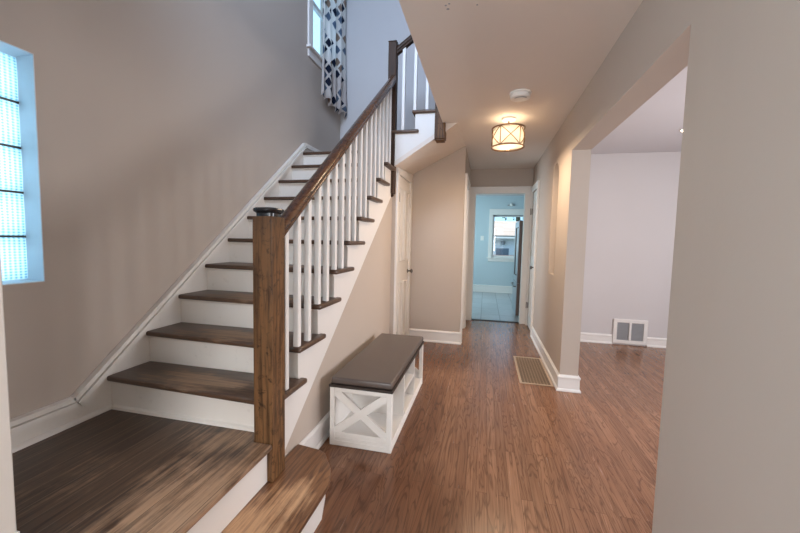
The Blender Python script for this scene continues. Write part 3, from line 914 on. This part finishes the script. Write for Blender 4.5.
# ================================================================== curtain at the stair window
def curtain_mat():
    m = NT('rhombus_print_curtain')
    uv = m.n('ShaderNodeUVMap').outputs[0]
    sep = m.n('ShaderNodeSeparateXYZ'); m.l(uv, sep.inputs[0])
    u = m.math('DIVIDE', sep.outputs['X'], .118); v = m.math('DIVIDE', sep.outputs['Y'], .150)
    # sheared rhombus cells
    a = m.math('ADD', u, v); b = m.math('SUBTRACT', v, u)
    fa = m.math('FRACT', a); fb = m.math('FRACT', b)
    ina = m.math('LESS_THAN', m.math('ABSOLUTE', m.math('SUBTRACT', fa, .5)), .37)
    inb = m.math('LESS_THAN', m.math('ABSOLUTE', m.math('SUBTRACT', fb, .5)), .37)
    ins = m.math('MULTIPLY', ina, inb)
    cb = m.n('ShaderNodeCombineXYZ'); m.l(m.math('FLOOR', a), cb.inputs[0]); m.l(m.math('FLOOR', b), cb.inputs[1])
    wn_ = m.n('ShaderNodeTexWhiteNoise'); m.l(cb.outputs[0], wn_.inputs['Vector'])
    pal = m.ramp(wn_.outputs['Value'], [(0.0, (.035, .045, .085)), (.24, (.19, .25, .34)), (.42, (.40, .30, .25)), (.52, (.86, .82, .80))], 'CONSTANT')
    col = m.mix(ins, (.86, .82, .80), pal)
    df = m.n('ShaderNodeBsdfDiffuse'); tl = m.n('ShaderNodeBsdfTranslucent'); m.l(col, df.inputs[0]); m.l(col, tl.inputs[0])
    mx = m.n('ShaderNodeMixShader'); mx.inputs[0].default_value = .68
    m.l(df.outputs[0], mx.inputs[1]); m.l(tl.outputs[0], mx.inputs[2])
    m.l(mx.outputs[0], m.t.nodes['Material Output'].inputs['Surface'])
    return m.m
M_curt = curtain_mat()
cu = thing('curtain', (XL+.08, 4.4, 2.95), 'white curtain with grey and navy rhombus print hanging at the stair window', 'curtain')
bm = bmesh.new(); uvl = bm.loops.layers.uv.new('UVMap')
NU, NV = 96, 24; grid = []
ya, yb, zt, zb = 4.02, 4.765, 4.87, 2.965
for j in range(NV+1):
    row = []
    t = j/NV
    for i in range(NU+1):
        s = i/NU
        amp = .022+.010*t
        y = ya+(yb-ya)*s + .008*math.sin(s*41+t*2)
        x = XL+.085+amp*math.sin(s*2*PI*4.6+.5*math.sin(t*3))+.010*math.sin(s*17+t*4)
        z = zt+(zb-zt)*t
        if j == NV: z += .022*math.sin(s*2*PI*4.6+1.0)+.02*math.sin(s*9)-.03*(1-s)*0
        row.append(bm.verts.new(Vector((x, y, z))-Vector(cu['org'])))
    grid.append(row)
for j in range(NV):
    for i in range(NU):
        f = bm.faces.new((grid[j][i], grid[j][i+1], grid[j+1][i+1], grid[j+1][i]))
        for lp, (ii, jj) in zip(f.loops, ((i, j), (i+1, j), (i+1, j+1), (i, j+1))):
            lp[uvl].uv = (ii/NU*1.05, (1-jj/NV)*1.9)
        f.smooth = True
me = bpy.data.meshes.new('fabric'); bm.to_mesh(me); bm.free(); me.materials.append(M_curt)
fo = bpy.data.objects.new('fabric', me); COL.objects.link(fo); fo.parent = cu; fo['org'] = cu['org']
md = fo.modifiers.new('thickness', 'SOLIDIFY'); md.thickness = .0015
mb = MB(); mb.tube([(XL+.085, 3.80, 4.88), (XL+.085, 4.78, 4.88)], .011, 12)
for y in (3.88, 4.74): mb.tube([(XL+.001, y, 4.88), (XL+.085, y, 4.88)], .007, 8)
mb.build('curtain_rod', M_nickel, cu)

# ================================================================== bench
be = thing('storage_bench', (-.72, 2.66, 0), 'white storage bench with X-shaped end and brown vinyl cushion against the stair wall', 'bench')
bx0, bx1, by0, by1, bz = -.925, -.519, 2.08, 3.233, .380
P_ = .032
for x, y in ((bx0, by0), (bx1-P_, by0), (bx0, by1-P_), (bx1-P_, by1-P_)):
    mb = MB(); mb.box((x, y, .0), (x+P_, y+P_, bz-.001), bevel=.002); mb.build('leg', M_bench_white, be)
mb = MB()
mb.box((bx0+.002, by0+.001, .0), (bx1-.0015, by1-.001, .034), bevel=.002)
mb.box((bx0+.004, by0+.003, .034), (bx1-.004, by1-.003, .058), bevel=.002)
mb.build('bottom_shelf', M_bench_white, be)
mb = MB(); mb.box((bx0-.006, by0-.006, bz), (bx1+.006, by1+.006, bz+.018), bevel=.003)
tag(mb.build('seat_frame', plain('dark_seat_edge', (.035, .024, .019), .5), be), 'dark board under the cushion')
mb = MB(); mb.box((bx0+.003, by0+.003, bz+.018), (bx1-.001, by1-.003, .442), bevel=.013, seg=4)
mb.build('cushion', M_vinyl, be, smooth=True)
mb = MB(); mb.box((bx0, by0+P_, .058), (bx0+.012, by1-P_, bz)); mb.build('back_panel', M_bench_white, be)
for ye_ in (by0, by1-P_):
    yc = ye_+P_/2
    mb = MB()
    mb.box((bx0+P_, ye_+.004, bz-.030), (bx1-P_, ye_+P_-.004, bz-.001), bevel=.002)
    mb.build('end_rail', M_bench_white, be)
    mb = MB()
    mb.box((bx0+P_, ye_+.004, .058), (bx1-P_, ye_+P_-.004, .090), bevel=.002)
    mb.build('end_rail', M_bench_white, be)
    xa, xb, za, zb = bx0+P_, bx1-P_, .088, bz-.030
    for s in (0, 1):
        p, q = ((xa, za), (xb, zb)) if s == 0 else ((xa, zb), (xb, za))
        d = Vector((q[0]-p[0], 0, q[1]-p[1])); n = Vector((-d.z, 0, d.x)).normalized()*.024
        P0 = Vector((p[0], yc-.009+.0015*s, p[1])); P1 = Vector((q[0], yc-.009+.0015*s, q[1]))
        # trimmed to the corner
        e_ = d.normalized()*-.016
        mb = MB(); mb.prism([P0+n+e_, P0-n+e_, P1-n-e_, P1+n-e_], (0, .018, 0)); mb.build('cross_brace', M_bench_white, be)
for y in (2.455, 2.835):
    mb = MB(); mb.box((bx0+.012, y, .058), (bx1-.006, y+.018, bz)); mb.build('divider', M_bench_white, be)
mb = MB(); mb.box((bx0+.012, 2.473, .215), (bx1-.010, 2.835, .232)); mb.build('shelf', M_bench_white, be)
mb = MB(); mb.box((bx1-.022, by0+P_, bz-.016), (bx1-.006, by1-P_, bz-.0005)); mb.build('front_rail', M_bench_white, be)

# ================================================================== grilles
fg = thing('floor_grille', (.51, 3.90, 0), 'large tan floor return grille beside the right baseboard', 'floor vent')
gx0, gx1, gy0, gy1 = .362, .662, 3.49, 4.31
mb = MB()
fwid = .022
for p, q in (((gx0, gy0), (gx1, gy0+fwid)), ((gx0, gy1-fwid), (gx1, gy1)), ((gx0, gy0+fwid), (gx0+fwid, gy1-fwid)), ((gx1-fwid, gy0+fwid), (gx1, gy1-fwid))):
    mb.box((p[0], p[1], .0005), (q[0], q[1], .007), bevel=.002)
mb.build('grille_frame', M_register, fg)
mb = MB(); mb.box((gx0+.01, gy0+.01, .0005), (gx1-.01, gy1-.01, .0015)); mb.build('duct_shade', M_dark, fg)  # thin dark sheet standing in for the shade below the grille
mb = MB()
n = 9
for i in range(1, n): 
    xx = gx0+fwid+(gx1-gx0-2*fwid)*i/n; mb.box((xx-.004, gy0+fwid, .0015), (xx+.004, gy1-fwid, .0055))
n = 27
for i in range(1, n):
    yy = gy0+fwid+(gy1-gy0-2*fwid)*i/n; mb.box((gx0+fwid, yy-.005, .0015), (gx1-fwid, yy+.005, .0052))
mb.build('grille', plain('brown_grille_metal', (.34, .245, .17), .5, .2), fg)

wv = thing('wall_vent', (1.89, 5.27, .02), 'white two-panel wall vent low on the pale side room wall', 'wall vent')
vx0, vx1, vz0, vz1, vy = 1.688, 2.090, .018, .341, 5.272
mb = MB()
for p, q in (((vx0, vz0), (vx1, vz0+.045)), ((vx0, vz1-.045), (vx1, vz1)), ((vx0, vz0+.045), (vx0+.045, vz1-.045)), ((vx1-.045, vz0+.045), (vx1, vz1-.045)), (((vx0+vx1)/2-.014, vz0+.045), ((vx0+vx1)/2+.014, vz1-.045))):
    mb.box((p[0], vy-.022, p[1]), (q[0], vy-.0005, q[1]), bevel=.003)
mb.build('vent_frame', M_white_clean, wv)
for xa, xb in ((vx0+.045, (vx0+vx1)/2-.014), ((vx0+vx1)/2+.014, vx1-.045)):
    mb = MB()
    mb.box((xa, vy-.004, vz0+.045), (xb, vy-.001, vz1-.045))
    for i in range(14):
        z = vz0+.05+(vz1-vz0-.10)*(i+.5)/14
        mb.prism([(xa, vy-.016, z-.004), (xa, vy-.014, z-.006), (xa, vy-.004, z+.004), (xa, vy-.006, z+.006)], (xb-xa, 0, 0))
    tag(mb.build('louvre', M_grille_grey, wv), 'grey louvred grille')

# ================================================================== ceiling things
cl = thing('ceiling_light', (.168, 3.67, ZC), 'drum ceiling light with bronze X-pattern frame glowing over the hall', 'ceiling light')
cx, cy, R_ = .171, 3.67, .150
ztop, zbot = 2.392, 2.218
mb = MB(); mb.lathe((cx, cy, 0), [(.062, ZC-.0005), (.066, ZC-.006), (.066, ZC-.018), (.058, ZC-.024), (.014, ZC-.026)], 32); mb.build('canopy', M_plastic, cl, smooth=True)
mb = MB(); mb.tube([(cx, cy, ZC-.02), (cx, cy, zbot+.01)], .007, 10); mb.build('stem', M_bronze, cl)
def arc(z, r, a0, a1, n, z1=None):
    return [(cx+r*math.cos(a0+(a1-a0)*i/n), cy+r*math.sin(a0+(a1-a0)*i/n), z if z1 is None else z+(z1-z)*i/n) for i in range(n+1)]
for z in (ztop, zbot):
    mb = MB(); mb.tube(arc(z, R_, 0, 2*PI*47/48, 47), .0065, 8, closed=True); mb.build('frame_ring', M_bronze, cl, smooth=True)
npan = 5; a_off = -PI/2-PI/npan+.10
for i in range(npan):
    a0 = a_off+2*PI*i/npan; a1 = a0+2*PI/npan
    mb = MB(); mb.tube([(cx+R_*math.cos(a0), cy+R_*math.sin(a0), zbot), (cx+R_*math.cos(a0), cy+R_*math.sin(a0), ztop)], .004, 8)
    mb.tube(arc(zbot, R_, a0, a1, 10, ztop), .0038, 6); mb.tube(arc(ztop, R_, a0, a1, 10, zbot), .0038, 6)
    mb.build('frame_strut', M_bronze, cl)
def shade_mat():
    m = NT('lamp_shade_fabric')
    df = m.n('ShaderNodeBsdfDiffuse'); df.inputs[0].default_value = (.88, .86, .82, 1)
    tl = m.n('ShaderNodeBsdfTranslucent'); tl.inputs[0].default_value = (.95, .90, .82, 1)
    mx = m.n('ShaderNodeMixShader'); mx.inputs[0].default_value = .6
    m.l(df.outputs[0], mx.inputs[1]); m.l(tl.outputs[0], mx.inputs[2]); m.l(mx.outputs[0], m.t.nodes['Material Output'].inputs['Surface'])
    return m.m
M_shade = shade_mat()
mb = MB()
n = 48; rr = R_-.012; rv = []
for z in (zbot+.003, ztop-.003): rv.append([mb.bm.verts.new((cx+rr*math.cos(2*PI*i/n), cy+rr*math.sin(2*PI*i/n), z)) for i in range(n)])
for i in range(n): mb.bm.faces.new((rv[0][i], rv[0][(i+1) % n], rv[1][(i+1) % n], rv[1][i]))
sh = mb.build('lamp_shade', M_shade, cl, smooth=True)
sm = sh.modifiers.new('thickness', 'SOLIDIFY'); sm.thickness = .0015
mb = MB(); mb.lathe((cx, cy, 0), [(rr-.003, ztop-.014), (rr-.003, ztop-.011), (.03, ztop-.008)], 48); mb.build('top_diffuser', M_shade, cl, smooth=True)  # unseen disc added to soften the glow on the ceiling
mb = MB(); mb.lathe((cx, cy, 0), [(rr-.002, zbot+.012), (rr-.002, zbot+.008), (rr*.6, zbot+.000), (.02, zbot-.004)], 48); mb.build('diffuser', M_shade, cl, smooth=True)
mb = MB(); mb.lathe((cx, cy, 0), [(.022, zbot-.004), (.022, zbot-.008), (.008, zbot-.012), (.010, zbot-.020), (.004, zbot-.024)], 20); mb.build('finial', M_bronze, cl, smooth=True)
mbulb = emit('bulb_glow', (1.0, .78, .50), 6)
for s in (-1, 1):
    mb = MB(); mb.lathe((cx+s*.055, cy, 0), [(.012, 2.345), (.022, 2.325), (.026, 2.305), (.018, 2.285), (.004, 2.278)], 16); mb.build('bulb', mbulb, cl, smooth=True)
lp = bpy.data.lights.new('lamp_glow', 'POINT'); lp.energy = 6.5; lp.color = (1.0, .90, .74); lp.shadow_soft_size = .04
lo = bpy.data.objects.new('lamp_glow', lp); lo.location = (0.003, 0, 2.30-ZC); COL.objects.link(lo); lo.parent = cl
ld_ = bpy.data.lights.new('diffuser_glow', 'AREA'); ld_.shape = 'DISK'; ld_.size = .25; ld_.energy = 15; ld_.color = (1.0, .76, .52)
lo = bpy.data.objects.new('diffuser_glow', ld_); lo.location = (0.003, 0, zbot-.0045-ZC); COL.objects.link(lo); lo.parent = cl
lt_ = bpy.data.lights.new('top_glow', 'AREA'); lt_.shape = 'DISK'; lt_.size = .25; lt_.energy = .35; lt_.color = (1.0, .76, .52)
lo = bpy.data.objects.new('top_glow', lt_); lo.location = (0.003, 0, ztop-.006-ZC); lo.rotation_euler = (PI, 0, 0); COL.objects.link(lo); lo.parent = cl

sd = thing('smoke_detector', (.223, 3.075, ZC), 'round white smoke detector on the hall ceiling', 'smoke detector')
mb = MB(); mb.lathe((.223, 3.075, 0), [(.082, ZC-.0005), (.084, ZC-.004), (.084, ZC-.012), (.074, ZC-.014)], 40); mb.build('mounting_plate', M_plastic, sd, smooth=True)
mb = MB(); mb.lathe((.223, 3.075, 0), [(.074, ZC-.014), (.077, ZC-.018), (.077, ZC-.036), (.070, ZC-.044), (.035, ZC-.048), (.01, ZC-.048)], 40)
mb.build('cover', M_plastic, sd, smooth=True)
mb = MB()
for i in range(7):
    a = -2.4+i*.27
    c = Vector((.223+.052*math.cos(a), 3.075+.052*math.sin(a), ZC-.0475)); t = Vector((-math.sin(a), math.cos(a), 0))*.009; r_ = Vector((math.cos(a), math.sin(a), 0))*.004
    mb.prism([c-t-r_, c+t-r_, c+t+r_, c-t+r_], (0, 0, -.002))
mb.build('vent_slot', M_grille_grey, sd)

rl_ = thing('recessed_light', (1.93, 4.30, ZC), 'small round recessed ceiling light glowing in the side room', 'recessed light')
mb = MB(); mb.lathe((1.93, 4.30, 0), [(.062, ZC-.0005), (.062, ZC-.005), (.046, ZC-.007)], 32); mb.build('trim_ring', M_plastic, rl_, smooth=True)
mb = MB(); mb.lathe((1.93, 4.30, 0), [(.046, ZC-.006), (.046, ZC-.009), (.02, ZC-.010)], 32); mb.build('lens', emit('downlight_lens', (1.0, .86, .66), 12), rl_, smooth=True)
for i, (dx, dy, s) in enumerate(((-.238, 1.895, .006), (-.220, 1.885, .006), (-.230, 1.925, .008), (-.085, 1.92, .005))):
    mb = MB(); mb.lathe((dx, dy, 0), [(s*.8, ZC-.0005), (s, ZC-.002), (s*.4, ZC-.004)], 10)
    o = mb.build('screw_hole', M_grille_grey, origin=(dx, dy, ZC))
    tag(o, ['left of the pair of tiny dark screw holes in the hall ceiling', 'right of the pair of tiny dark screw holes in the hall ceiling', 'largest dark screw hole, nearest the lamp, in the hall ceiling', 'tiny dark screw hole apart from the others on the hall ceiling'][i], 'screw hole', 'dark screw holes in the hall ceiling')

# ================================================================== kitchen
fr = thing('refrigerator', (.92, 6.92, 0), 'tall stainless refrigerator just inside the kitchen doorway', 'refrigerator')
M_steel = plain('brushed_steel', (.42, .47, .52), .32, .85)
M_fridge = plain('dark_fridge_side', (.13, .085, .07), .45)
mb = MB(); mb.box((.612, 6.53, .03), (1.30, 7.32, 1.69), bevel=.006); mb.build('body', M_fridge, fr)
mb = MB(); mb.box((.606, 6.535, .05), (.613, 7.315, 1.685)); mb.build('gasket', M_black, fr)
mb = MB(); mb.box((.557, 6.53, .62), (.606, 7.32, 1.695), bevel=.006); d1 = mb.build('door', M_fridge, fr)
mb = MB(); mb.box((.546, 6.53, .62), (.5565, 7.32, 1.695), bevel=.003); mb.build('front_panel', M_steel, d1)
mb = MB(); mb.box((.557, 6.53, .05), (.606, 7.32, .605), bevel=.006); d2 = mb.build('drawer', M_fridge, fr)
mb = MB(); mb.box((.546, 6.53, .05), (.5565, 7.32, .605), bevel=.003); mb.build('front_panel', M_steel, d2)
mb = MB(); mb.tube([(.548, 6.60, .75), (.513, 6.60, .77), (.513, 6.60, 1.56), (.548, 6.60, 1.58)], .011, 10); mb.build('handle', M_nickel, d1)
mb = MB(); mb.tube([(.548, 6.62, .545), (.513, 6.64, .545), (.513, 7.20, .545), (.548, 7.22, .545)], .011, 10); mb.build('handle', M_nickel, d2)
for y in (6.58, 7.26):
    mb = MB(); mb.box((.63, y-.02, 0), (.69, y+.02, .032)); mb.build('foot', M_black, fr)
lsw = thing('light_switch', (-.09, KB, 1.41), 'white light switch plate left of the kitchen window', 'light switch')
mb = MB(); mb.box((-.13, KB-.008, 1.35), (-.05, KB-.0005, 1.47), bevel=.003); mb.build('plate', M_plastic, lsw)
mb = MB(); mb.box((-.10, KB-.014, 1.385), (-.08, KB-.007, 1.435), bevel=.002); mb.build('toggle', M_plastic, lsw)
kf = thing('wall_light', (.60, KB, 2.25), 'small white light fitting on the wall over the kitchen window', 'wall light')
mb = MB(); mb.box((.51, KB-.02, 2.245), (.69, KB-.0005, 2.272), bevel=.004); mb.build('bar', M_grille_grey, kf)
mb = MB(); mb.lathe((.60, KB-.05, 2.262), [(.012, -.04), (.034, -.03), (.042, 0), (.03, .03), (.01, .04)], 20); mb.build('globe', M_plastic, kf, smooth=True)

# ================================================================== outside the kitchen window
M_grass = plain('lawn', (.10, .14, .06), .9, var=.3)
g = MB(); g.box((-14, 9.95, -.25), (16, 40, -.2)); struct(g, 'ground', M_grass)
nh = thing('house', (1.5, 18, -.2), 'white neighbouring house with a tan roof seen through the kitchen window', 'house')
def siding():
    m = NT('white_siding')
    w = m.n('ShaderNodeTexWave', Scale=2.6); w.bands_direction = 'Z'; w.wave_profile = 'SAW'; m.l(m.co(), w.inputs['Vector'])
    m.color((.90, .91, .92)); m.rough(.6); m.bump(w.outputs['Fac'], .5, .02)
    return m.m
mb = MB(); mb.box((-3.2, 16.2, -.2), (6.5, 21, 1.50)); mb.build('wall', siding(), nh)
def shingle():
    m = NT('tan_shingles')
    br = m.n('ShaderNodeTexBrick', Scale=1.0)
    br.inputs['Color1'].default_value = (.62, .42, .32, 1); br.inputs['Color2'].default_value = (.72, .50, .39, 1); br.inputs['Mortar'].default_value = (.60, .45, .37, 1)
    br.inputs['Brick Width'].default_value = .5; br.inputs['Row Height'].default_value = .2; br.inputs['Mortar Size'].default_value = .012
    m.l(m.co(), br.inputs['Vector']); m.color(br.outputs['Color']); m.rough(.9)
    return m.m
mb = MB(); mb.prism([(-.3, 15.75, 1.48), (-.3, 15.75, 1.56), (-.1, 18.3, 2.33), (-.1, 18.5, 2.33), (-.3, 21.2, 1.48)], (6.9, 0, 0)); mb.build('roof', shingle(), nh)
mb = MB(); mb.box((-.35, 15.66, 1.47), (6.7, 15.75, 1.55), bevel=.01); mb.build('gutter', M_white_clean, nh)
mb = MB(); mb.box((.45, 16.17, .76), (.98, 16.2, 1.06)); mb.build('window', plain('dark_pane', (.16, .20, .25), .2), nh)
mb = MB(); mb.lathe((.74, 16.12, 0), [(.03, 1.38), (.10, 1.35), (.07, 1.24), (.03, 1.20)], 12); mb.build('porch_lamp', M_grille_grey, nh)
pf = thing('picket_rail', (-.5, 15.2, -.2), 'white picket railing before the neighbouring house', 'railing')
mb = MB(); mb.box((-3, 15.18, .98), (.42, 15.24, 1.03)); mb.box((-3, 15.18, .80), (.42, 15.24, .84)); mb.build('rail', M_white_clean, pf)
for i in range(8):
    x = -.46+i*.11
    mb = MB(); mb.box((x, 15.19, -.2), (x+.035, 15.23, 1.0)); mb.build('picket', M_white_clean, pf)
bk = MB(); bk.box((-3, 15.02, -.2), (6, 15.14, .80))
def brick_m():
    m = NT('red_brick')
    br = m.n('ShaderNodeTexBrick', Scale=1.0)
    br.inputs['Color1'].default_value = (.36, .15, .11, 1); br.inputs['Color2'].default_value = (.45, .21, .16, 1); br.inputs['Mortar'].default_value = (.5, .45, .42, 1)
    br.inputs['Brick Width'].default_value = .2; br.inputs['Row Height'].default_value = .07; br.inputs['Mortar Size'].default_value = .008
    m.l(m.map((1, 1, 1), (0, 0, 0), (PI/2, 0, 0)), br.inputs['Vector']); m.color(br.outputs['Color']); m.rough(.9)
    return m.m
tag(bk.build('garden_wall', brick_m(), origin=(1.5, 15.08, -.2)), 'low red brick wall below the white picket railing', 'garden wall')
tr = thing('tree', (2.2, 27, -.2), 'hazy green tree crown above the neighbouring roof', 'tree')
mb = MB(); mb.tube([(2.2, 27, -.2), (2.25, 27, 2), (2.1, 27, 4)], [.25, .2, .12], 10); mb.build('trunk', M_darkpost, tr)
bm = bmesh.new()
rnd = random.Random(3)
for i in range(1500):
    u = Vector((rnd.gauss(0, 1), rnd.gauss(0, .6), rnd.gauss(0, .5))); c = Vector((2.2+u.x*2.4, 27+u.y*1.4, 4.0+u.z*.9))
    q = Matrix.Rotation(rnd.uniform(0, 6.3), 3, Vector((rnd.uniform(-1, 1), rnd.uniform(-1, 1), rnd.uniform(-1, 1))).normalized())
    s = rnd.uniform(.10, .2)
    bm.faces.new([bm.verts.new(c+q @ Vector(p)*s - Vector(tr['org'])) for p in ((-1, 0, 0), (0, -.5, .1), (1, 0, 0), (0, .5, .1))])
me = bpy.data.meshes.new('foliage'); bm.to_mesh(me); bm.free(); me.materials.append(plain('leaf', (.16, .24, .12), .7, var=.3))
fo = bpy.data.objects.new('foliage', me); COL.objects.link(fo); fo.parent = tr
